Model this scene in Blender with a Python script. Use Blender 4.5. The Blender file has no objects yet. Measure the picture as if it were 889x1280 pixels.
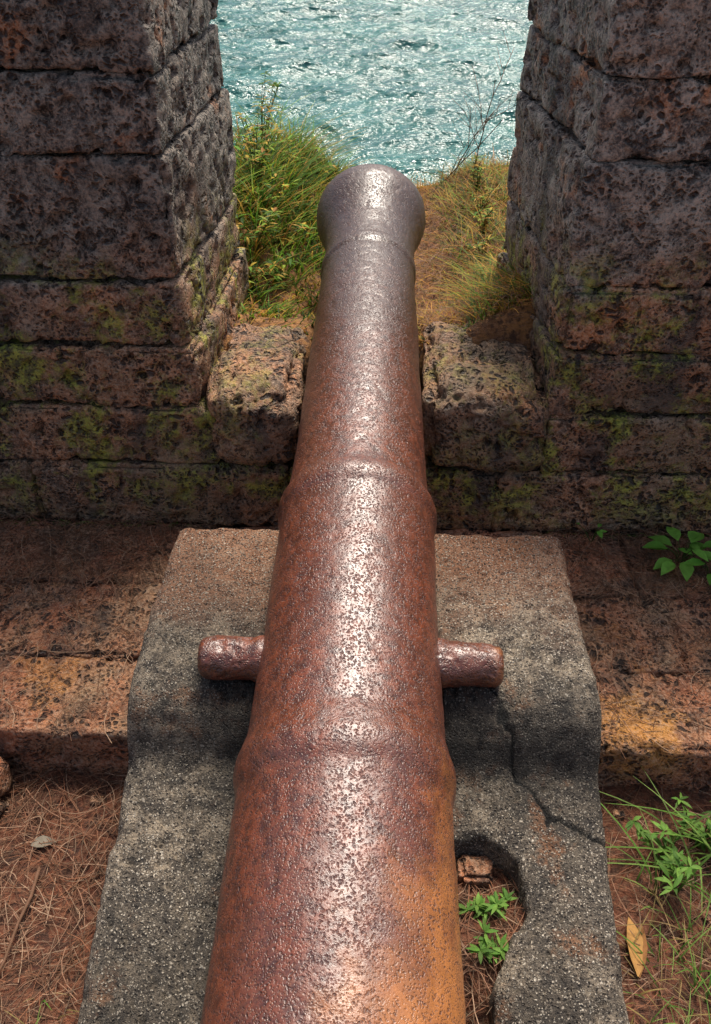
import bpy, bmesh, math, random
import numpy as np
from mathutils import Vector
random.seed(7); rng=np.random.default_rng(7)
S=bpy.context.scene
# ---------------------------------------------------------------- noise
def _h(i,j,k):
    n=(i.astype(np.int64)*73856093)^(j.astype(np.int64)*19349663)^(k.astype(np.int64)*83492791)
    n=(n^(n>>13))&0x7fffffff
    n=(n*(n*n*15731+789221)+1376312589)&0x7fffffff
    return n/float(0x7fffffff)*2-1
def vn(x,y,z):
    xi=np.floor(x);yi=np.floor(y);zi=np.floor(z)
    fx=x-xi;fy=y-yi;fz=z-zi
    fx=fx*fx*(3-2*fx);fy=fy*fy*(3-2*fy);fz=fz*fz*(3-2*fz)
    r=0
    for a in (0,1):
        for b in (0,1):
            for c in (0,1):
                w=(fx if a else 1-fx)*(fy if b else 1-fy)*(fz if c else 1-fz)
                r=r+w*_h(xi+a,yi+b,zi+c)
    return r
def fbm(x,y,z,s,o=3):
    x=np.asarray(x,float);y=np.asarray(y,float)+0*x;z=np.asarray(z,float)+0*x
    r=0;a=1;t=0
    for i in range(o):
        r=r+a*vn(x*s+17.3*i+500,y*s+9.1*i+500,z*s+3.7*i+500);t+=a;a*=.5;s*=2.03
    return r/t
def sst(a,b,x):
    t=np.clip((x-a)/(b-a),0,1);return t*t*(3-2*t)
# ---------------------------------------------------------------- mesh helpers
def mk(name,V,F,mat,origin=(0,0,0),parent=None,col=None,smooth=True,merge=False,label=None,cat=None,kind=None,group=None):
    V=np.asarray(V,float)-np.asarray(origin,float)
    F=np.asarray(F,dtype=np.int32)
    me=bpy.data.meshes.new(name)
    me.vertices.add(len(V));me.vertices.foreach_set("co",V.astype(np.float32).ravel())
    me.loops.add(F.size);me.loops.foreach_set("vertex_index",F.ravel())
    me.polygons.add(len(F));me.polygons.foreach_set("loop_start",np.arange(len(F),dtype=np.int32)*4)
    me.update(calc_edges=True)
    if col is not None:
        a=me.color_attributes.new("col",'FLOAT_COLOR','POINT')
        c=np.ones((len(V),4));c[:,:3]=col
        a.data.foreach_set("color",c.ravel())
    if merge:
        bm=bmesh.new();bm.from_mesh(me);bmesh.ops.remove_doubles(bm,verts=bm.verts,dist=1e-5)
        bmesh.ops.recalc_face_normals(bm,faces=bm.faces);bm.to_mesh(me);bm.free()
    me.polygons.foreach_set("use_smooth",[bool(smooth)]*len(me.polygons))
    me.materials.append(mat);me.validate();me.update()
    ob=bpy.data.objects.new(name,me);S.collection.objects.link(ob)
    po=Vector((0,0,0))
    if parent is not None:
        ob.parent=parent;po=parent.location
    ob.location=Vector(origin)-po
    if label: ob["label"]=label
    if cat: ob["category"]=cat
    if kind: ob["kind"]=kind
    if group: ob["group"]=group
    return ob
def gridfaces(n,m,off=0):
    i=np.arange(n-1)[:,None]*m+np.arange(m-1)[None,:]
    i=i.ravel()+off
    return np.stack([i,i+m,i+m+1,i+1],1)
class Acc:
    def __init__(s): s.V=[];s.F=[];s.C=[];s.n=0
    def add(s,V,F,c=(1,1,1)):
        V=np.asarray(V,float);s.V.append(V)
        s.F.append(np.asarray(F,dtype=np.int64)+s.n)
        c=np.asarray(c,float)
        s.C.append(np.broadcast_to(c,(len(V),3)));s.n+=len(V)
    def mk(s,name,mat,warp=None,**k):
        V=np.concatenate(s.V)
        if warp: V=warp(V)
        return mk(name,V,np.concatenate(s.F),mat,col=np.concatenate(s.C),**k)
# laterite block
def block(acc,x0,x1,y0,y1,z0,z1,res=.01,r=.018,amp=1.0,tint=None,skip=()):
    lo=np.array([x0,y0,z0]);hi=np.array([x1,y1,z1])
    r=min(r,(hi-lo).min()*.4)
    sd=random.random()*50
    t=tint if tint is not None else (random.uniform(.78,1.18),random.random(),random.random())
    for ax in range(3):
        u,v=[a for a in range(3) if a!=ax]
        nu=max(3,int((hi[u]-lo[u])/res)+1);nv=max(3,int((hi[v]-lo[v])/res)+1)
        for side in (0,1):
            if ax==2 and side==0: continue
            if (ax,side) in skip: continue
            U,W=np.meshgrid(np.linspace(lo[u],hi[u],nu),np.linspace(lo[v],hi[v],nv),indexing='ij')
            P=np.zeros((nu*nv,3));P[:,u]=U.ravel();P[:,v]=W.ravel();P[:,ax]=hi[ax] if side else lo[ax]
            q=np.clip(P,lo+r,hi-r);d=P-q;n=d/np.linalg.norm(d,axis=1)[:,None]
            P=q+n*r
            corner=1-np.abs(n).max(1)
            a=fbm(P[:,0],P[:,1],P[:,2],4,2)*.018+fbm(P[:,0]+sd,P[:,1],P[:,2],18,3)*.008
            pit=fbm(P[:,0],P[:,1]+sd,P[:,2],42,3)
            a=a-np.clip(pit-.12,0,1)*.046
            ch=fbm(P[:,0],P[:,1],P[:,2]+sd,9,3)
            a=a-np.clip(ch+.1,0,1)*.055*np.clip(corner*4,0,1)
            P=P+n*(a*amp)[:,None]
            acc.add(P,gridfaces(nu,nv),t)
# ---------------------------------------------------------------- materials
def mat(name):
    m=bpy.data.materials.new(name);m.use_nodes=True
    nt=m.node_tree;nt.nodes.clear()
    o=nt.nodes.new('ShaderNodeOutputMaterial');p=nt.nodes.new('ShaderNodeBsdfPrincipled')
    nt.links.new(p.outputs[0],o.inputs[0])
    return m,nt,p
class N:
    def __init__(s,nt): s.nt=nt
    def new(s,t,**k):
        n=s.nt.nodes.new(t)
        for a,b in k.items(): setattr(n,a,b)
        return n
    def put(s,v,sock):
        if isinstance(v,bpy.types.NodeSocket): s.nt.links.new(v,sock)
        elif v is not None:
            if sock.type=='RGBA' and len(v)==3: v=(*v,1)
            sock.default_value=v
    def coord(s,scale=None,kind='Object'):
        o=s.new('ShaderNodeTexCoord').outputs[kind]
        if scale is not None:
            m=s.new('ShaderNodeMapping');s.put(o,m.inputs[0]);m.inputs['Scale'].default_value=scale;o=m.outputs[0]
        return o
    def noise(s,co,scale,detail=4,rough=.6,dist=0):
        n=s.new('ShaderNodeTexNoise');s.put(co,n.inputs['Vector']);n.inputs['Scale'].default_value=scale
        n.inputs['Detail'].default_value=detail;n.inputs['Roughness'].default_value=rough;n.inputs['Distortion'].default_value=dist
        return n.outputs[0]
    def vor(s,co,scale,feature='F1',out=0,rnd=1):
        n=s.new('ShaderNodeTexVoronoi',feature=feature);s.put(co,n.inputs['Vector']);n.inputs['Scale'].default_value=scale
        n.inputs['Randomness'].default_value=rnd
        return n.outputs[out]
    def mr(s,v,a,b,c=0,d=1):
        n=s.new('ShaderNodeMapRange');n.interpolation_type='SMOOTHSTEP'
        s.put(v,n.inputs[0]);
        for i,x in enumerate((a,b,c,d)): s.put(x,n.inputs[i+1])
        return n.outputs[0]
    def math(s,op,a,b=None):
        n=s.new('ShaderNodeMath',operation=op);s.put(a,n.inputs[0])
        if b is not None: s.put(b,n.inputs[1])
        return n.outputs[0]
    def mix(s,f,a,b,mode='MIX'):
        n=s.new('ShaderNodeMix',data_type='RGBA',blend_type=mode)
        s.put(f,n.inputs[0]);s.put(a,n.inputs[6]);s.put(b,n.inputs[7]);return n.outputs[2]
    def bump(s,h,strength,dist,prev=None):
        n=s.new('ShaderNodeBump');s.put(h,n.inputs['Height']);n.inputs['Strength'].default_value=strength
        n.inputs['Distance'].default_value=dist
        if prev is not None: s.put(prev,n.inputs['Normal'])
        return n.outputs[0]
    def sep(s,v):
        n=s.new('ShaderNodeSeparateXYZ');s.put(v,n.inputs[0]);return n.outputs
    def dist(s,co,c):
        n=s.new('ShaderNodeVectorMath',operation='DISTANCE');s.put(co,n.inputs[0]);n.inputs[1].default_value=c;return n.outputs['Value']
    def warp(s,co,scale,amt):
        n=s.new('ShaderNodeTexNoise');s.put(co,n.inputs['Vector']);n.inputs['Scale'].default_value=scale
        a=s.new('ShaderNodeVectorMath',operation='MULTIPLY_ADD');s.put(n.outputs['Color'],a.inputs[0]);a.inputs[1].default_value=(amt,)*3
        s.put(co,a.inputs[2]);return a.outputs[0]
    def tint(s,c,v):
        tm=s.new('ShaderNodeCombineColor')
        for i in range(3): s.put(v,tm.inputs[i])
        return s.mix(1.0,c,tm.outputs[0],'MULTIPLY')

def laterite(name,red=0.0,moss=(.40,.80),gain=1.5):
    m,nt,p=mat(name);n=N(nt)
    co=n.new('ShaderNodeNewGeometry').outputs['Position']
    at=n.new('ShaderNodeAttribute',attribute_name='col').outputs['Color']
    tint=n.sep(at)
    w=n.warp(co,18,.06)
    big=n.noise(co,3.2,5,.6); med=n.noise(co,17,8,.74); fine=n.noise(co,120,5,.75)
    pv=n.vor(w,46); pv2=n.vor(n.warp(co,40,.02),105)
    pmask=n.mr(n.noise(co,10,5,.65),.44,.58)
    pit=n.math('MULTIPLY',n.mr(pv,.24,.44,1,0),pmask)
    pit2=n.math('MULTIPLY',n.mr(pv2,.20,.46,1,0),n.mr(n.noise(co,16,4,.6),.40,.56))
    z=n.sep(co)[2]
    c=n.mix(n.mr(med,.35,.65),(.060,.032,.018),(.38,.165,.070))
    c=n.mix(n.mr(big,.42,.66,0,.75),c,(.36,.23,.12))
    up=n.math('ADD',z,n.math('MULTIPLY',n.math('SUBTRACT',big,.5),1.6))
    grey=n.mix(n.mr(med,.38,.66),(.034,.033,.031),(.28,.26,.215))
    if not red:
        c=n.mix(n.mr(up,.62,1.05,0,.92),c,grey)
        c=n.mix(n.mr(n.noise(co,5,6,.7),.55,.67,0,.8),c,(.40,.145,.042))
    else:
        c=n.mix(n.mr(n.noise(co,5.5,5,.6),.36,.66,0,.85*red),c,(.44,.125,.045))
        c=n.mix(n.mr(n.noise(co,4.1,5,.7),.56,.66,0,.6),c,(.48,.20,.040))
        c=n.mix(n.mr(n.noise(co,6.7,5,.7),.52,.64,0,.65),c,(.060,.034,.022))
        for cc,rad,al in (((.56,1.17,.14),.11,.75),((-.74,1.28,.17),.10,.45)):
            dd=n.math('ADD',n.dist(co,cc),n.math('MULTIPLY',n.math('SUBTRACT',n.noise(co,14,6,.75),.5),.30))
            c=n.mix(n.mr(dd,rad*.4,rad,al,0),c,(.52,.22,.030))
    c=n.mix(n.mr(fine,.42,.72,0,.6),c,(.48,.35,.25))
    c=n.mix(n.mr(fine,.32,.50,.8,0),c,(.024,.018,.014))
    c=n.mix(n.mr(n.noise(n.coord((1,1,.35)),6,5,.65),.52,.66,0,.6),c,(.028,.026,.025))
    if not red:
        mn=n.noise(co,7,7,.72)
        band=n.math('MULTIPLY',n.mr(z,moss[0]-.26,moss[0]-.08),n.mr(z,moss[1],moss[1]+.2,1,0))
        mm=n.math('MULTIPLY',n.mr(mn,.47,.60),band)
        mc=n.mix(n.mr(n.noise(co,45,4,.7),.38,.62),(.036,.042,.009),(.30,.31,.035))
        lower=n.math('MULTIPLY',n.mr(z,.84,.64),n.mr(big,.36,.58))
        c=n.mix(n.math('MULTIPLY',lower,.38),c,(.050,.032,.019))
        c=n.mix(n.math('MULTIPLY',n.math('MULTIPLY',mm,tint[1]),.95),c,mc)
    c=n.mix(n.math('MULTIPLY',pit,.90),c,(.016,.011,.009))
    c=n.mix(n.math('MULTIPLY',pit2,.80),c,(.016,.011,.009))
    c=n.tint(c,n.math('MULTIPLY',tint[0],gain))
    n.put(c,p.inputs['Base Color']);p.inputs['Roughness'].default_value=.54
    p.inputs['Specular IOR Level'].default_value=.55
    h=n.math('SUBTRACT',n.math('MULTIPLY',fine,.55),n.math('MULTIPLY',pit,1.2))
    h=n.math('SUBTRACT',h,n.math('MULTIPLY',pit2,.5))
    h=n.math('ADD',h,n.math('MULTIPLY',med,.9))
    n.put(n.bump(h,1.0,.014),p.inputs['Normal'])
    return m
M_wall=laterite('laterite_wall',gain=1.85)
M_plat=laterite('laterite_platform',red=.9,gain=1.35)

def m_concrete():
    m,nt,p=mat('aggregate_concrete');n=N(nt)
    co=n.new('ShaderNodeNewGeometry').outputs['Position']
    at=n.sep(n.new('ShaderNodeAttribute',attribute_name='col').outputs['Color'])
    big=n.noise(co,4,5,.65);med=n.noise(co,26,8,.78);fine=n.noise(co,250,3,.75)
    c=n.mix(n.mr(med,.38,.62),(.058,.046,.035),(.37,.295,.21))
    c=n.mix(n.mr(big,.43,.56,0,.68),c,(.056,.048,.039))
    y=n.sep(co)[1]
    rd=n.math('MULTIPLY',n.mr(n.math('ADD',y,n.math('MULTIPLY',big,.5)),1.38,1.70),.65)
    c=n.mix(rd,c,(.42,.185,.090))
    c=n.mix(n.mr(n.noise(co,7,6,.7),.55,.66,0,.55),c,(.30,.125,.05))
    sp0=None
    for sc,th,rr,al in ((230,.35,.42,.9),(140,.55,.36,.88),(80,.84,.30,.8)):
        v=n.new('ShaderNodeTexVoronoi');n.put(n.warp(co,90,.008),v.inputs['Vector']);v.inputs['Scale'].default_value=sc
        cc=n.sep(v.outputs['Color'])
        sp=n.math('MULTIPLY',n.mr(v.outputs['Distance'],rr-.16,rr,1,0),n.mr(cc[0],th,th+.03))
        sc_=n.mix(cc[1],(.32,.26,.19),(.70,.62,.50))
        c=n.mix(n.math('MULTIPLY',sp,al),c,sc_)
        if sp0 is None: sp0=sp
    dk=n.vor(n.warp(co,60,.012),130)
    c=n.mix(n.math('MULTIPLY',n.mr(dk,.14,.34,1,0),.8),c,(.018,.014,.011))
    c=n.mix(n.mr(fine,.35,.53,.85,0),c,(.014,.011,.009))
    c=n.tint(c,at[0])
    n.put(c,p.inputs['Base Color']);p.inputs['Roughness'].default_value=.64
    h=n.math('ADD',n.math('MULTIPLY',fine,.9),n.math('MULTIPLY',sp0,.7))
    h=n.math('ADD',h,n.math('MULTIPLY',med,2.0))
    h=n.math('SUBTRACT',h,n.math('MULTIPLY',n.mr(dk,.14,.34,1,0),.6))
    n.put(n.bump(h,1.0,.008),p.inputs['Normal'])
    return m
M_conc=m_concrete()

def m_rust():
    m,nt,p=mat('pitted_rusty_iron');n=N(nt)
    co=n.coord()
    xyz=n.sep(co);y=xyz[1]
    big=n.noise(co,5,5,.6);med=n.noise(co,44,8,.75);fine=n.noise(co,220,4,.75)
    v1=n.vor(n.warp(co,70,.012),150);v2=n.vor(n.warp(co,130,.006),260)
    pit=n.math('MULTIPLY',n.mr(v1,.14,.46,1,0),n.mr(n.noise(co,26,5,.7),.38,.54))
    pit2=n.math('MULTIPLY',n.mr(v2,.14,.48,1,0),n.mr(n.noise(co,50,4,.7),.32,.50))
    c=n.mix(n.mr(med,.36,.64),(.058,.017,.010),(.225,.054,.021))
    c=n.mix(n.mr(big,.4,.62,0,.5),c,(.100,.033,.019))
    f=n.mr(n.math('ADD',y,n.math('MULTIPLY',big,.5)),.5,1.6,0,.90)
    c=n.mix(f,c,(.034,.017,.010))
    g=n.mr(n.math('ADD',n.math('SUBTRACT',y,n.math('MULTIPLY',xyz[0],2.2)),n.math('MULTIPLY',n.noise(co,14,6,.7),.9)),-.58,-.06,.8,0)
    c=n.mix(g,c,(.60,.23,.06))  # right rear: warm sunlit glow painted into the rust colour as orange
    c=n.mix(n.mr(fine,.48,.72,0,.5),c,(.33,.14,.065))
    c=n.mix(n.math('MULTIPLY',pit,.68),c,(.050,.013,.008))
    c=n.mix(n.math('MULTIPLY',pit2,.58),c,(.055,.014,.008))
    n.put(c,p.inputs['Base Color'])
    p.inputs['IOR'].default_value=1.85
    r=n.math('ADD',n.mr(med,.3,.7,.27,.38),n.math('MULTIPLY',n.math('MAXIMUM',pit,pit2),.30))
    n.put(r,p.inputs['Roughness'])
    h=n.math('SUBTRACT',n.math('MULTIPLY',fine,.5),pit)
    h=n.math('SUBTRACT',h,n.math('MULTIPLY',pit2,.7))
    h=n.math('ADD',h,n.math('MULTIPLY',med,.8))
    n.put(n.bump(h,.7,.0015),p.inputs['Normal'])
    return m
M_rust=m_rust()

def m_soil():
    m,nt,p=mat('red_soil_litter');n=N(nt)
    co=n.new('ShaderNodeNewGeometry').outputs['Position']
    med=n.noise(co,12,6,.7);fine=n.noise(co,75,6,.75)
    c=n.mix(n.mr(med,.3,.7),(.095,.030,.016),(.27,.085,.038))
    y=n.sep(co)[1]
    c=n.mix(n.mr(y,1.9,2.15,0,.85),c,n.mix(n.mr(med,.35,.65),(.22,.095,.030),(.52,.25,.065)))
    c=n.mix(n.mr(fine,.42,.75,0,.6),c,(.36,.19,.10))
    c=n.mix(n.mr(n.noise(co,40,5,.7),.46,.60,0,.8),c,(.040,.018,.011))
    s1=n.noise(n.coord((8,90,30)),1.6,3,.6,1.5)
    c=n.mix(n.mr(s1,.56,.66,0,.45),c,(.34,.19,.11))
    s2=n.noise(n.coord((95,9,30)),1.6,3,.6,1.5)
    c=n.mix(n.mr(s2,.56,.66,0,.4),c,(.28,.13,.07))
    n.put(c,p.inputs['Base Color']);p.inputs['Roughness'].default_value=.9
    n.put(n.bump(n.math('ADD',fine,n.math('MULTIPLY',s1,.5)),1,.012),p.inputs['Normal'])
    return m
M_soil=m_soil()

def m_leaf(name,rough=.5,trans=.25):
    m,nt,p=mat(name);n=N(nt)
    at=n.new('ShaderNodeAttribute',attribute_name='col').outputs['Color']
    c=n.mix(n.mr(n.noise(n.coord(),60,3,.6),.3,.7,0,.3),at,(.03,.03,.008))
    n.put(c,p.inputs['Base Color']);p.inputs['Roughness'].default_value=rough
    p.inputs['Specular IOR Level'].default_value=.25
    t=n.new('ShaderNodeBsdfTranslucent');n.put(c,t.inputs[0])
    ms=n.new('ShaderNodeMixShader');ms.inputs[0].default_value=trans
    out=[x for x in nt.nodes if x.type=='OUTPUT_MATERIAL'][0]
    nt.links.new(p.outputs[0],ms.inputs[1]);nt.links.new(t.outputs[0],ms.inputs[2]);nt.links.new(ms.outputs[0],out.inputs[0])
    return m
M_leaf=m_leaf('plant_leaf',.6,.4);M_dry=m_leaf('dry_needle',.75,.1)

def m_sea():
    m,nt,p=mat('sea_water');n=N(nt)
    co=n.new('ShaderNodeNewGeometry').outputs['Position']
    big=n.noise(co,.25,4,.6)
    c=n.mix(n.mr(big,.35,.65),(.016,.110,.098),(.036,.165,.145))
    n.put(c,p.inputs['Base Color']);p.inputs['Roughness'].default_value=.04;p.inputs['IOR'].default_value=1.46
    h=n.noise(n.coord((1,2.1,1)),2.6,3,.55)
    n.put(n.bump(h,1,.13),p.inputs['Normal'])
    return m
M_sea=m_sea()

# ---------------------------------------------------------------- ground
def G(x,y):
    x=np.asarray(x,float);y=np.asarray(y,float)
    low=.02+fbm(x,y,0,3,3)*.02+fbm(x,y,3,18,3)*.010
    low=low+.13*sst(.34,.30,x)*sst(.0,.08,x)*sst(.50,.72,y)*sst(1.0,.9,y)
    bank=.16*sst(-.15,-.5,x)*sst(2.2,3.0,y)+.12*sst(.12,.42,x)
    bank=bank+.12*sst(2.7,2.2,y)*sst(.11,.17,np.abs(x+.05))
    hi=.46-.045*(y-2.2)+bank+fbm(x,y,7,4,3)*.04+fbm(x,y,5,22,3)*.014
    edge=4.1+.25*fbm(x,0*x,2,1.5,2)
    fall=np.clip(y-edge,0,None)
    hi=hi-fall*1.15-.25*sst(0,.5,fall)
    t=sst(1.9,2.12,y)
    return np.maximum(low*(1-t)+hi*t,-9)
xs=np.concatenate([np.linspace(-200,-14,14),np.linspace(-12,-1.5,30),np.arange(-1.45,1.46,.018),np.linspace(1.5,12,30),np.linspace(14,200,14)])
ys=np.concatenate([np.linspace(-200,-8,14),np.linspace(-6,.3,22),np.arange(.32,4.6,.018),np.linspace(4.65,12.5,50)])
X,Y=np.meshgrid(xs,ys,indexing='ij')
V=np.stack([X.ravel(),Y.ravel(),G(X,Y).ravel()],1)
mk('ground',V,gridfaces(len(xs),len(ys)),M_soil,kind='structure',label='reddish bare soil littered with dry needles',cat='ground')
_lx=np.arange(-2,2.001,.01);_ly=np.arange(0,5.001,.01)
_LX,_LY=np.meshgrid(_lx,_ly,indexing='ij');_GT=G(_LX,_LY)
def g1(x,y):
    fx=min(max((x+2)*100,0),398.9);fy=min(max(y*100,0),498.9);i=int(fx);j=int(fy);a=fx-i;b=fy-j
    return float(_GT[i,j]*(1-a)*(1-b)+_GT[i+1,j]*a*(1-b)+_GT[i,j+1]*(1-a)*b+_GT[i+1,j+1]*a*b)

# ---------------------------------------------------------------- sea
SEA=-6.35
me=bpy.data.meshes.new('sea');sea=bpy.data.objects.new('sea',me);S.collection.objects.link(sea)
me.from_pydata([(0,0,0),(1,0,0),(1,1,0),(0,1,0)],[],[(0,1,2,3)])
sea.location=(0,50,SEA)
om=sea.modifiers.new('Ocean','OCEAN')
om.geometry_mode='GENERATE';om.spatial_size=70;om.resolution=28;om.viewport_resolution=28
om.wave_scale=.55;om.wind_velocity=2.7;om.choppiness=.85;om.wave_scale_min=.01;om.wave_alignment=.4;om.wave_direction=math.radians(85);om.time=3.1;om.random_seed=4
me.materials.append(M_sea)
sea["kind"]='structure';sea["label"]='choppy blue green sea water with small waves';sea["category"]='sea'
R=6000
mk('sea',[(-R,-R,SEA-1.6),(R,-R,SEA-1.6),(R,R,SEA-1.6),(-R,R,SEA-1.6)],[[0,1,2,3]],M_sea,kind='structure',label='open sea reaching out to the horizon',cat='sea')

# ---------------------------------------------------------------- platform
acc=Acc()
rows=[(1.114,1.335),(1.339,1.578),(1.582,1.83)]
for ri,(a,b) in enumerate(rows):
    x=-4+ri*.17
    while x<4:
        L=random.uniform(.45,.75)
        near=abs(x)<1.4
        block(acc,x+.001,x+L-.001,a+random.uniform(-.006,.006),b,-.05,.17+random.uniform(-.004,.004),.009 if near else .05,.012,.70,skip=((1,1),))
        x+=L
block(acc,-4,4,1.16,1.8,-.05,.145,.2,.01,0)
acc.mk('platform',M_plat,merge=True,kind='structure',label='low step of red laterite blocks below the parapet',cat='platform')

# ---------------------------------------------------------------- parapet wall
zc=[.17,.36,.53,.69,.85,1.127,1.288,1.45,1.53]
wall=Acc()
def course(acc,x0,x1,y0,y1,z0,z1,lens=(.4,.7),amp=1.0,skip=(),rev=False,res=.0080):
    segs=[];x=x0
    while x<x1-.02:
        L=random.uniform(*lens)
        if x+L>x1-.2: L=x1-x
        segs.append((x,x+L));x+=L
    if rev: segs=[(x0+x1-b,x0+x1-a) for a,b in segs]
    for a,b in segs:
        near=(-1.15<b and a<1.15)
        block(acc,a-.001,b+.001,y0+random.uniform(-.006,.006),y1,z0-.0015,z1+.0015,res if near else .04,.014,amp,tint=(random.uniform(.78,1.18),.8,.5),skip=skip)
course(wall,-3.7,3.7,1.82,2.2,.16,.36,(.5,.8),skip=((1,1),))
course(wall,-3.7,-.42,1.83,2.2,.36,.53,(.5,.8),skip=((1,1),))
course(wall,.405,3.7,1.83,2.2,.36,.53,(.5,.8),skip=((1,1),))
block(wall,-3.7,3.7,1.86,2.15,.1,.33,.2,.01,0)
block(wall,-.23,.12,1.85,2.2,.355,.40,.01,.012,.8,tint=(1,.5,.5))
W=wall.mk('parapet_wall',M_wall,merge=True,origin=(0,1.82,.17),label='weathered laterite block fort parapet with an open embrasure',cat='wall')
for sgn,xi,tp in ((-1,-.478,.034),(1,.425,-.076)):
    a=Acc()
    for k in range(2,8):
        z0,z1=zc[k],zc[k+1]
        yf={2:1.842,3:1.860}.get(k,1.872)
        d=random.uniform(-.006,.006)+({2:.018,3:.008}.get(k,0))*(-sgn)
        ln=(.6,.9) if k<4 else (.9,1.3)
        if sgn<0: course(a,-3.0,xi+d,yf,2.54,z0,z1,ln,rev=True)
        else: course(a,xi+d,3.0,yf,2.54,z0,z1,ln)
    if sgn<0: block(a,-2.9,xi-.035,1.91,2.5,.4,1.49,.2,.01,0)
    else: block(a,xi+.035,2.9,1.91,2.5,.4,1.49,.2,.01,0)
    def wp(V,tp=tp,sgn=sgn):
        V=V.copy();V[:,0]+=tp*np.clip((V[:,1]-1.87)/.67,0,1)
        return V
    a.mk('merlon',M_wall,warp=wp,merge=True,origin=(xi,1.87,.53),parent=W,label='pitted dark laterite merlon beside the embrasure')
for x0,x1,z1 in ((-.45,-.205,.605),(.100,.425,.615)):
    a=Acc();block(a,x0,x1,1.806,2.22,.358,z1,.007,.060,1.15,tint=(.92,.35,.5))
    def wp(V):
        V=V.copy();t=sst(.45,.58,V[:,2])
        V[:,2]+=t*(fbm(V[:,0],V[:,1],0,7,3)*.024-.018*sst(1.95,1.82,V[:,1]));return V
    a.mk('sill_stone',M_wall,warp=wp,merge=True,origin=((x0+x1)/2,1.9,.36),parent=W,label='eroded rounded laterite sill stone')

# ---------------------------------------------------------------- concrete carriage
CX=-.05;EL=math.radians(10)
def poly_sdf(px,py,poly):
    d=np.full(px.shape,1e9);ins=np.zeros(px.shape,bool);n=len(poly)
    for i in range(n):
        x1,y1=poly[i];x2,y2=poly[(i+1)%n]
        ex,ey=x2-x1,y2-y1;wx,wy=px-x1,py-y1
        t=np.clip((wx*ex+wy*ey)/(ex*ex+ey*ey),0,1)
        d=np.minimum(d,np.hypot(wx-ex*t,wy-ey*t))
        c=((y1<=py)&(y2>py))|((y2<=py)&(y1>py))
        xi=x1+(py-y1)/(ey if ey!=0 else 1e-9)*ex
        ins^=c&(px<xi)
    return np.where(ins,-d,d)
def line_d(px,py,pts):
    d=np.full(px.shape,1e9)
    for (x1,y1),(x2,y2) in zip(pts[:-1],pts[1:]):
        ex,ey=x2-x1,y2-y1;wx,wy=px-x1,py-y1
        t=np.clip((wx*ex+wy*ey)/(ex*ex+ey*ey),0,1)
        d=np.minimum(d,np.hypot(wx-ex*t,wy-ey*t))
    return d
PR=[(-1.12,.002),(-1.115,.03),(-1.09,.046),(-1.06,.046),(-1.035,.03),(-1.01,.03),(-.98,.07),(-.965,.15),(-.95,.19),(-.935,.204),(-.895,.204),(-.88,.193),
(-.61,.187),(-.300,.1825),(-.280,.1830),(-.268,.1870),(-.255,.1900),(-.232,.1900),(-.220,.187),(-.208,.1835),(-.195,.180),(-.175,.1750),(0,.1695),(.31,.1655),(.325,.1665),(.340,.1715),(.362,.1730),(.378,.169),(.390,.162),(.42,.1565),
(.457,.1530),(.731,.1455),(1.066,.140),(1.239,.1360),(1.290,.1345),(1.298,.1395),(1.328,.1395),(1.336,.1335),(1.40,.1310),(1.472,.136),(1.53,.148),(1.585,.165),(1.62,.1725),(1.655,.1715),(1.68,.160),(1.69,.145),(1.692,.06),(1.685,.055),(1.25,.055),(1.25,.001)]
NP_=46
ps=np.array([a for a,b in PR[:NP_]]);prr=np.array([b for a,b in PR[:NP_]])
def barrelR(s): return np.interp(s,ps,prr)
x0,x1=-.477,.423
RS=.0035
xs=np.concatenate([[x0-.006],np.arange(x0,x1+.001,RS),[x1+.006]])
ys=np.concatenate([[-.306],np.arange(-.30,.40,.012),np.arange(.40,1.556,RS),[1.562]])
X,Y=np.meshgrid(xs,ys,indexing='ij')
H=np.interp(Y+fbm(X,Y,40,8,2)*.008,[-.3,.2,.55,.972,.984,1.002,1.022,1.045,1.075,1.11,1.30,1.55],[.02,.06,.145,.266,.282,.322,.356,.378,.389,.392,.392,.388])
H=H+fbm(X,Y,0,6,3)*.005+fbm(X,Y,1,40,4)*.007
dd=np.minimum(np.minimum(X-x0,x1-X),np.minimum(Y+.3,1.555-Y))
H-=.018*np.clip(1-dd/.025,0,1)**2
chip=fbm(X,Y,2,14,3)
H-=np.clip(chip-.2,0,1)*.035*np.clip(1-dd/.03,0,1)
pk=fbm(X,Y,31,60,2);H-=np.clip(pk-.25,0,1)*.02
crack1=[(.175,1.13),(.205,1.10),(.225,1.07),(.242,1.03),(.255,.995),(.285,.945),(.33,.905),(.38,.872),(.43,.865)]
crack2=[(.20,1.165),(.28,1.185),(.36,1.20),(.43,1.215)]
wx=X+fbm(X,Y,9,35,3)*.022;wy=Y+fbm(X,Y,12,35,3)*.022
cd=line_d(wx,wy,crack1);H-=.012*np.clip(1-cd/.004,0,1)
cd2=line_d(wx,wy,crack2);H-=.006*np.clip(1-cd2/.003,0,1)
cd3=line_d(wx,wy,[(-.48,1.165),(-.38,1.18),(-.26,1.17)]);H-=.005*np.clip(1-cd3/.003,0,1)
hole=[(.10,.86),(.155,.858),(.20,.862),(.235,.852),(.258,.828),(.266,.785),(.268,.748),(.256,.726),(.236,.712),(.220,.67),(.203,.635),(.198,.58),(.20,.50),(.10,.45)]
hd=poly_sdf(X+fbm(X,Y,4,25,3)*.012,Y+fbm(X,Y,6,25,3)*.012,hole)
t=sst(.004,-.012,hd)
H=H*(1-t)+(-.06)*t
H-=.012*np.clip(1-np.abs(hd)/.03,0,1)**2*(hd>0)
s=(Y-1.1)/math.cos(EL)
rr=barrelR(np.clip(s,-.9,1.2))
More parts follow.
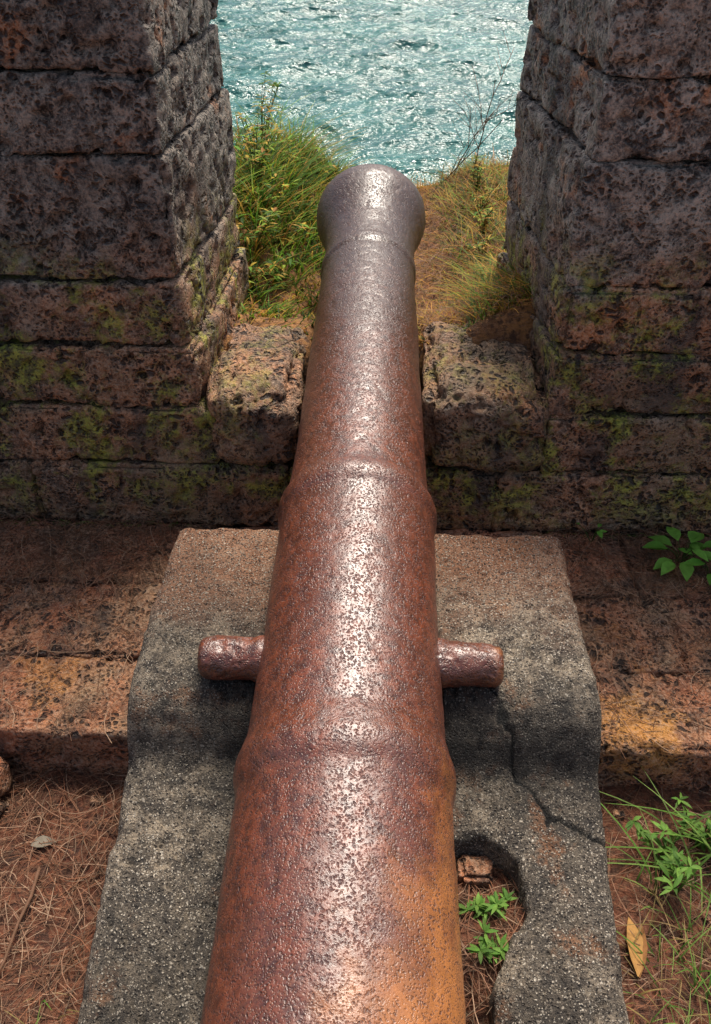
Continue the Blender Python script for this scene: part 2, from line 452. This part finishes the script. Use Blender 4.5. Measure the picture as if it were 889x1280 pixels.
az=.43+(Y-1.1)*math.tan(EL)
dx=np.abs(X-CX+fbm(X,Y,8,20,2)*.004)
tr=az-np.sqrt(np.clip((rr+.006)**2-dx**2,0,None))-.012
t=sst(.006,-.004,dx-(rr+.003))
H=H*(1-t)+np.minimum(H,np.where(dx<rr,np.minimum(tr,az-rr*.55),az-.10))*t
H[0,:]=H[-1,:]=-.03;H[:,0]=H[:,-1]=-.03
XX=X.copy()
XX+=fbm(X,Y,11,9,3)*.005*np.clip(1-dd/.06,0,1)
XX[0,:]=XX[1,:]-.002;XX[-1,:]=XX[-2,:]+.002
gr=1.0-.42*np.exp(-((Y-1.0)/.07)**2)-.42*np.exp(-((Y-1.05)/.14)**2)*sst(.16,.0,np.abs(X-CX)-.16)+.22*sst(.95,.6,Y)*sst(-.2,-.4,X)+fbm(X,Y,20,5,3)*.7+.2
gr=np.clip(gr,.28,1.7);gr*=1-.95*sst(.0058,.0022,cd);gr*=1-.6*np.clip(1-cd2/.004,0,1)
V=np.stack([XX.ravel(),Y.ravel(),H.ravel()],1)
col=np.repeat(gr.ravel()[:,None],3,1)
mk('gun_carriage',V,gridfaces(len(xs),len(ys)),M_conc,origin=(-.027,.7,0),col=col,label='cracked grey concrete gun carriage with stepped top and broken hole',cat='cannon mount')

# ---------------------------------------------------------------- cannon
cannon=bpy.data.objects.new('cannon',None);S.collection.objects.link(cannon);cannon.location=(CX,1.1,.39)
cannon["label"]='rusty pitted old iron cannon lying on a concrete carriage';cannon["category"]='cannon'
def lathe(PR,nseg,dense=.006):
    P=[PR[0]]
    for a,b in zip(PR[:-1],PR[1:]):
        L=math.hypot(a[0]-b[0],a[1]-b[1]);k=max(1,int(L/dense))
        for i in range(1,k+1): P.append((a[0]+(b[0]-a[0])*i/k,a[1]+(b[1]-a[1])*i/k))
    P=np.array(P);
    sm=P[:,1].copy()
    sm[1:-1]=.25*sm[:-2]+.5*sm[1:-1]+.25*sm[2:]
    sel=P[:,0]<1.68; P[sel,1]=sm[sel]
    th=np.arange(nseg)*2*math.pi/nseg
    X=P[:,1][:,None]*np.cos(th);Z=P[:,1][:,None]*np.sin(th);Yv=np.repeat(P[:,0][:,None],nseg,1)
    return P,X,Yv,Z
def lathe_faces(n,m):
    i=np.arange(n-1)[:,None];j=np.arange(m)[None,:];j2=(j+1)%m
    return np.stack([(i*m+j),(i*m+j2),((i+1)*m+j2),((i+1)*m+j)],-1).reshape(-1,4)
P,X,Yv,Z=lathe(PR,300,.005)
rad=np.hypot(X,Z)+1e-6
dsp=fbm(X,Yv,Z,7,2)*.0022+fbm(X,Yv,Z,45,3)*.0010-np.clip(fbm(X,Yv,Z,80,2)-.25,0,1)*.003
dsp*=np.clip((rad-.06)/.05,0,1)
X=X*(1+dsp/rad);Z=Z*(1+dsp/rad)
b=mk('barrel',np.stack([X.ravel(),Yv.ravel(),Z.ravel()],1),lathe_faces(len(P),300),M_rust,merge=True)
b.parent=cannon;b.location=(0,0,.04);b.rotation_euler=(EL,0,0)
for sg in (-1,1):
    TP=[(.135,.046),(.175,.046),(.183,.0425),(.225,.0415),(.272,.0405),(.281,.038),(.286,.032),(.287,.001)]
    Pt,X,Yv,Z=lathe(TP,96,.004)
    rad=np.hypot(X,Z)+1e-6
    dsp=fbm(X+sg,Yv,Z,25,3)*.005-np.clip(fbm(X+sg,Yv,Z,70,2)-.1,0,1)*.007;dsp*=np.clip(rad/.03,0,1)
    X=X*(1+dsp/rad);Z=Z*(1+dsp/rad)
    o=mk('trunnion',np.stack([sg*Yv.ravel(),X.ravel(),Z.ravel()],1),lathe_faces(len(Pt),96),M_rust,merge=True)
    o.parent=cannon;o.location=(0,0,.040)

# ---------------------------------------------------------------- vegetation
def blade(acc,p,az,h,lean,w,col,seg=5,droop=1.0,twist=0):
    ca,sa=math.cos(az),math.sin(az);col=np.array(col)
    t=np.arange(seg+1)/seg
    q=np.array(p)[None,:]+np.stack([ca*lean*t**1.6,sa*lean*t**1.6,h*(t-.35*droop*t*t)],1)
    ww=(w*(1-t)**.7*.5+.0002)[:,None]*np.array([[-sa,ca,0]])
    V=np.stack([q-ww,q+ww],1).reshape(-1,3)
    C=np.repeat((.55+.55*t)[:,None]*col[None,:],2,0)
    acc.add(V,[[2*i,2*i+1,2*i+3,2*i+2] for i in range(seg)],C)
def leaf(acc,p,d,up,L,w,col):
    d=np.array(d,float);d/=np.linalg.norm(d);s_=np.cross(d,up);s_/=np.linalg.norm(s_)+1e-9;u=np.cross(s_,d)
    p=np.array(p)
    pr=[(0,0.06),(.25,.8),(.5,1),(.75,.65),(1,.02)]
    V=[];
    for t,ww in pr:
        c=p+d*L*t-u*L*.25*t*t
        V+=[c-s_*w*.5*ww+u*w*.18*ww,c,c+s_*w*.5*ww+u*w*.18*ww]
    F=[]
    for i in range(4):
        F+=[[3*i,3*i+1,3*i+4,3*i+3],[3*i+1,3*i+2,3*i+5,3*i+4]]
    acc.add(V,F,col)
def rod(acc,pts,r0,r1,col,n=5):
    pts=[np.array(q,float) for q in pts];V=[]
    for i,q in enumerate(pts):
        a=pts[min(i+1,len(pts)-1)]-pts[max(i-1,0)];a/=np.linalg.norm(a)
        u=np.cross(a,[.3,.5,.8]);u/=np.linalg.norm(u);v=np.cross(a,u);r=r0+(r1-r0)*i/(len(pts)-1)
        for k in range(n): V.append(q+r*(u*math.cos(k*2*math.pi/n)+v*math.sin(k*2*math.pi/n)))
    F=[[i*n+k,i*n+(k+1)%n,(i+1)*n+(k+1)%n,(i+1)*n+k] for i in range(len(pts)-1) for k in range(n)]
    acc.add(V,F,col)
U=random.uniform
greens=[(.15,.34,.02),(.25,.46,.04),(.08,.20,.02),(.38,.50,.05),(.06,.14,.02)]
yel=[(.70,.46,.06),(.60,.42,.05),(.72,.44,.10),(.55,.25,.05)]
a=Acc()
for i in range(10000):
    y=2.16+2.19*random.random()**.85; x=U(-.95,-.02) if y>2.58 else U(-.48,-.02)
    if x<-.6 and random.random()<.35: continue
    if x>-.20 and y<3.0 and random.random()<.5: continue
    cl=float(vn(np.array(x*9+50.),np.array(y*9+50.),np.array(3.3)))
    if cl<-.15 and random.random()<.5: continue
    e=float(sst(-.05,-.45,x))
    h=(.04+.18*e*float(sst(2.1,3.2,y)))*U(.4,1.3)*(1+.5*cl)
    c=random.choice(greens) if random.random()<.72+.2*cl else random.choice(yel)
    blade(a,(x,y,g1(x,y)-.01),U(-2.4,.9) if random.random()<.5 else U(0,6.28),h,h*U(.3,1.4),U(.003,.010),np.array(c)*U(.35,1.3))
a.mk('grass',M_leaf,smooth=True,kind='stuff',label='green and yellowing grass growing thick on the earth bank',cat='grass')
def bush(name,x,y,h,n,cols,spread,ls=(.02,.045),label='',cat='plant',group=None,yellow=.1,stemcol=(.16,.18,.04)):
    a=Acc();z=g1(x,y)-.01
    for k in range(n):
        az=U(0,6.28);L=h*U(.6,1.1);sp=spread*U(.2,1)
        pts=[]
        for i in range(6):
            t=i/5;pts.append((x+math.cos(az)*sp*t**1.3+U(-.004,.004),y+math.sin(az)*sp*t**1.3+U(-.004,.004),z+L*(t-.2*t*t)))
        rod(a,pts,.0020,.001,stemcol)
        for i in range(1,6):
            for q in range(3 if i<5 else 4):
                b=U(0,6.28);dv=(math.cos(b),math.sin(b),U(-.1,.7))
                c=random.choice(yel) if random.random()<yellow else random.choice(cols)
                pp=np.array(pts[i])
                if i<5: pp=pp+(np.array(pts[i+1])-pp)*U(0,1)
                leaf(a,pp,dv,(0,0,1),U(*ls),U(*ls)*.30,np.array(c)*U(.5,1.2))
    return a.mk(name,M_leaf,origin=(x,y,z),label=label,cat=cat,group=group)
spots=[(-.45,2.62,.14,5),(-.44,2.8,.20,6),(-.42,3.05,.20,5),(-.34,2.95,.13,4),(-.50,3.3,.34,10),(-.52,3.5,.42,11),(-.42,3.6,.24,6),(-.36,3.8,.20,6),(-.55,3.85,.44,10),(-.27,3.9,.15,6),(-.36,2.7,.10,4),(-.32,3.3,.13,4),(-.22,4.0,.11,5),(-.68,3.6,.44,9)]
for (x,y,h,n) in spots:
    bush('leafy_weed',x,y,h,n,greens,.10,(.02,.05),label='bushy green weed on the grassy bank outside the wall',group='weeds on the bank',yellow=.34)
a=Acc()
for i in range(14000):
    y=U(2.12,4.4) if i<12000 else U(2.12,2.6);x=U(.00,.85) if y>2.6 else U(.06,.42)
    k=random.random()
    path=y<3.6 and x<.22
    if path and k<.5: continue
    if x>.6 and k<.3: continue
    h=U(.015,.06)*(1.6 if .24<x<.5 else .8)*(.6 if y<2.4 else 1)
    c=random.choice(yel) if random.random()<(.93 if x<.22 else .45) else random.choice(greens)
    blade(a,(x,y,g1(x,y)-.005),U(0,6.28),h,h*U(.7,2.2),U(.002,.005),np.array(c)*np.array([1.05,.88,.75])*U(.35,1.25))
for i in range(420):
    y=U(3.95,4.35);x=U(-.2,.8);h=U(.03,.13)
    blade(a,(x,y,g1(x,y)-.005),U(0,6.28),h,h*U(.1,.8),.003,np.array(random.choice(yel))*U(.6,1.2))
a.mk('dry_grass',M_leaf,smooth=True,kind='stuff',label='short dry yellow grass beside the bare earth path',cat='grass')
for (x,y,h) in ((.33,2.62,.08),(.33,2.85,.11),(.35,3.1,.13),(.36,3.35,.14),(.37,3.6,.15),(.38,3.85,.13)):
    bush('leafy_weed',x,y,h,9,greens,.05,(.012,.030),label='small yellow green weed against the merlon foot',group='weeds on the bank',yellow=.4)
a=Acc()
def twig(p,d,L,r,depth):
    pts=[np.array(p,float)];d=np.array(d,float)
    for i in range(6):
        d=d+np.array([U(-.2,.2),U(-.2,.2),U(-.14,.14)]);d/=np.linalg.norm(d);pts.append(pts[-1]+d*L/6)
    rod(a,pts,r,r*.5,(.14,.07,.035))
    if depth>0:
        for i in (2,3,4,5):
            if random.random()<.7:
                dd=d+np.array([U(-.8,.8),U(-.6,.6),U(-.2,.6)]);twig(pts[i],dd/np.linalg.norm(dd),L*.5,r*.6,depth-1)
for q in ((.16,3.95,(.8,.1,.5),.48),(.38,3.85,(.15,.1,.9),.42),(.28,4.0,(.5,0,.8),.36),(.08,4.0,(-.1,0,.9),.14)):
    twig((q[0],q[1],g1(q[0],q[1])-.01),q[2],q[3],.0030,2)
a.mk('dry_shrub',M_dry,origin=(.3,3.9,.4),label='bare dry thin twigs growing at the edge of the bank',cat='shrub')
FG=[(.13,.30,.04),(.20,.38,.06)]
bush('leafy_weed',.585,.945,.13,6,FG,.11,(.018,.036),label='small fresh green weed beside the concrete carriage',yellow=0)
bush('leafy_weed',.67,1.0,.12,5,FG,.10,(.016,.03),label='small green weed at the foot of the step',yellow=0)
bush('leafy_weed',.215,.77,.05,4,FG,.05,(.016,.030),label='tiny green weed sprouting inside the carriage hole',yellow=0)
bush('leafy_weed',.20,.70,.045,4,FG,.04,(.016,.028),label='tiny green weed sprouting inside the carriage hole',yellow=0)
def weed_on(x,y,z,name,label,n=6,L=(.04,.075),cols=((.11,.28,.04),(.16,.36,.06))):
    a=Acc()
    for k in range(n):
        az=k*2.4+U(-.3,.3);r=U(.015,.06)
        p0=np.array([x,y,z]);p1=p0+np.array([math.cos(az)*r,math.sin(az)*r,U(.02,.06)])
        rod(a,[p0,(p0+p1)/2+np.array([0,0,.008]),p1],.0015,.001,(.09,.13,.03))
        l=U(*L);leaf(a,p1,(math.cos(az),math.sin(az),.15),(0,0,1),l,l*.55,np.array(random.choice(cols))*U(.8,1.2))
    a.mk(name,M_leaf,origin=(x,y,z),label=label,cat='plant')
weed_on(.79,1.71,.17,'broadleaf_weed','broad leaved green weed growing on the red step',14,(.04,.07),((.16,.42,.05),(.22,.50,.07)))
weed_on(.85,1.66,.17,'broadleaf_weed','broad leaved green weed growing on the red step',8,(.035,.065),((.16,.42,.05),(.22,.50,.07)))
weed_on(.57,1.78,.17,'seedling','thin green seedling at the foot of the wall',4,(.02,.035),((.16,.42,.05),(.22,.50,.07)))
def tuft(x,y,n,h,cols,label,spread=.04,z=None,w=(.003,.006),kind=None):
    a=Acc();z=g1(x,y) if z is None else z
    for k in range(n):
        hh=h*U(.5,1.1)
        blade(a,(x+U(-spread,spread),y+U(-spread,spread),z-.004),U(0,6.28),hh,hh*U(.4,1.3),U(*w),np.array(random.choice(cols))*U(.6,1.15),seg=7,droop=1.4)
    a.mk('grass_tuft',M_leaf,origin=(x,y,z),label=label,cat='grass',kind=kind)
GG=[(.17,.34,.05),(.25,.40,.08)];GD=GG+[(.40,.30,.10),(.42,.28,.12)]
tuft(.63,.95,30,.24,GG,'tuft of long green grass blades beside the step',.08)
tuft(.56,.68,60,.09,GD,'tuft of short mixed green and dry grass',.09,w=(.002,.004))
tuft(.67,.74,60,.12,GD,'tuft of short mixed green and dry grass',.09,w=(.002,.004))
tuft(.50,.60,36,.07,GD,'tuft of short mixed green and dry grass',.05,w=(.002,.004))
tuft(.60,.83,44,.11,GD,'tuft of short mixed green and dry grass',.09,w=(.002,.004))
tuft(-.55,.60,20,.06,GD,'little tuft of green grass on red soil',.05,w=(.002,.004))
a=Acc()
for i in range(220):
    x=random.choice([U(-1.1,-.47),U(.42,1.1)]);h=U(.01,.04)
    blade(a,(x,1.822+U(-.02,0),.168),U(3.5,5.9),h,h*U(.4,1.2),U(.0015,.003),np.array(random.choice(GG))*U(.5,1.2))
a.mk('grass',M_leaf,kind='stuff',label='thin row of short grass at the foot of the wall',cat='grass')
# ---------------------------------------------------------------- needles
def needles(name,regions,label):
    a=Acc()
    cols=[(.34,.18,.11),(.27,.12,.065),(.44,.28,.18),(.14,.060,.035),(.30,.12,.06)]
    Fq=[[2*k,2*k+1,2*k+3,2*k+2] for k in range(4)]
    for (x0,x1,y0,y1,n,zf,lift) in regions:
        for i in range(n):
            x=U(x0,x1);y=U(y0,y1)
            z=(g1(x,y) if zf is None else zf)+U(.002,lift)
            az=U(0,6.28);L=U(.03,.14);w=U(.0004,.0008);bend=U(-.7,.7);tz=U(-.006,.010)
            V=[];c=np.array(random.choice(cols))*U(.3,1.1)
            for k in range(5):
                t=k/4-.5;aa=az+bend*t
                qx=x+math.cos(aa)*L*t;qy=y+math.sin(aa)*L*t;qz=z+tz*t*2+.004*(1-4*t*t)
                if zf is None: qz=max(qz,g1(qx,qy)+.0015)
                else: qz=max(qz,zf)
                sx=-math.sin(aa)*w;sy=math.cos(aa)*w
                V+=[(qx-sx,qy-sy,qz),(qx+sx,qy+sy,qz)]
            a.add(V,Fq,c)
    a.mk(name,M_dry,smooth=False,kind='stuff',label=label,cat='needles')
needles('fallen_needles',[(-1.1,-.49,.45,1.12,2000,None,.014),(.43,1.0,.5,1.12,1000,None,.014),(.10,.28,.45,.86,460,None,.01),
 (-1.3,-.45,1.56,1.82,1300,.173,.012),(.42,1.3,1.56,1.82,1000,.173,.012),(-1.3,-.48,1.13,1.6,620,.173,.008),(.43,1.3,1.13,1.6,560,.173,.008),
 (-.1,.42,2.15,4.0,3600,None,.014)],'dry brown casuarina needles scattered over soil and stone')
a=Acc()
z=g1(.49,.75)+.018;p=np.array([.485,.715,z])
d=np.array([.15,1,.12]);leaf(a,p,d,(.25,0,1),.115,.038,(.44,.23,.07));leaf(a,p+np.array([.004,0,-.004]),d,(-.5,0,.9),.105,.034,(.34,.16,.06))
a.mk('dried_leaf',M_dry,origin=(.49,.75,.03),label='curled dry tan leaf lying on the soil',cat='leaf')
a=Acc();p=np.array([-.70,.93,g1(-.70,.93)+.016]);leaf(a,p,(1,.35,.05),(0,0,1),.05,.028,(.24,.20,.15));a.mk('dried_leaf',M_dry,origin=tuple(p),label='small pale grey dry leaf on the soil',cat='leaf')
a=Acc();rod(a,[(-.665,.88,.04),(-.66,.82,.045),(-.668,.77,.042),(-.67,.70,.04),(-.678,.66,.038)],.004,.0025,(.20,.10,.06),7)
a.mk('dry_stick',M_dry,origin=(-.67,.77,.03),label='short thin dry stick lying on the soil',cat='stick')
a=Acc();block(a,-.98,-.785,.98,1.10,-.03,.13,.006,.03,1.6);a.mk('laterite_block',M_plat,merge=True,origin=(-.88,1.04,0),label='loose broken laterite block leaning by the step',cat='stone')
for (x,y,r) in ((.72,.985,.035),(.66,.84,.018),(.52,1.05,.016),(-.60,1.05,.014),(-.74,.70,.012),(.60,.80,.012),(.245,.60,.010),(.19,.835,.034)):
    a=Acc();z=g1(x,y);block(a,x-r,x+r,y-r*.8,y+r*.8,z-.01,z+r*.9,r/10,r*.4,.5,tint=(1.0,.5,.5))
    a.mk('small_stone',M_plat,merge=True,origin=(x,y,z),label='small reddish laterite stone on the soil',cat='stone',group='loose laterite stones')

# ---------------------------------------------------------------- light
AZ=math.radians(18);ELV=math.radians(64)
w=bpy.data.worlds.new('World');S.world=w;w.use_nodes=True;nt=w.node_tree
bg=nt.nodes['Background'];sk=nt.nodes.new('ShaderNodeTexSky');sk.sky_type='NISHITA';sk.sun_disc=False
sk.sun_elevation=ELV;sk.sun_rotation=AZ;sk.dust_density=5.0;sk.air_density=1.0;sk.ozone_density=.6
nt.links.new(sk.outputs[0],bg.inputs[0]);bg.inputs[1].default_value=.15
L=bpy.data.lights.new('sun','SUN');L.energy=4.1;L.angle=math.radians(18);L.color=(1,.94,.84)
lo=bpy.data.objects.new('sun',L);S.collection.objects.link(lo);lo.location=(2,6,6)
d=-Vector((math.sin(AZ)*math.cos(ELV),math.cos(AZ)*math.cos(ELV),math.sin(ELV)))
lo.rotation_euler=d.to_track_quat('-Z','Y').to_euler()
# ---------------------------------------------------------------- camera
cam=bpy.data.cameras.new('camera');co=bpy.data.objects.new('camera',cam);S.collection.objects.link(co)
cam.sensor_fit='VERTICAL';cam.sensor_height=24;cam.lens=24*1065/1280
cam.clip_start=.02;cam.clip_end=10000
co.location=(0,0,1.65);co.rotation_euler=(math.radians(52),0,math.radians(2.1))
S.camera=co
S.view_settings.view_transform='Standard';S.view_settings.look='None';S.view_settings.exposure=0
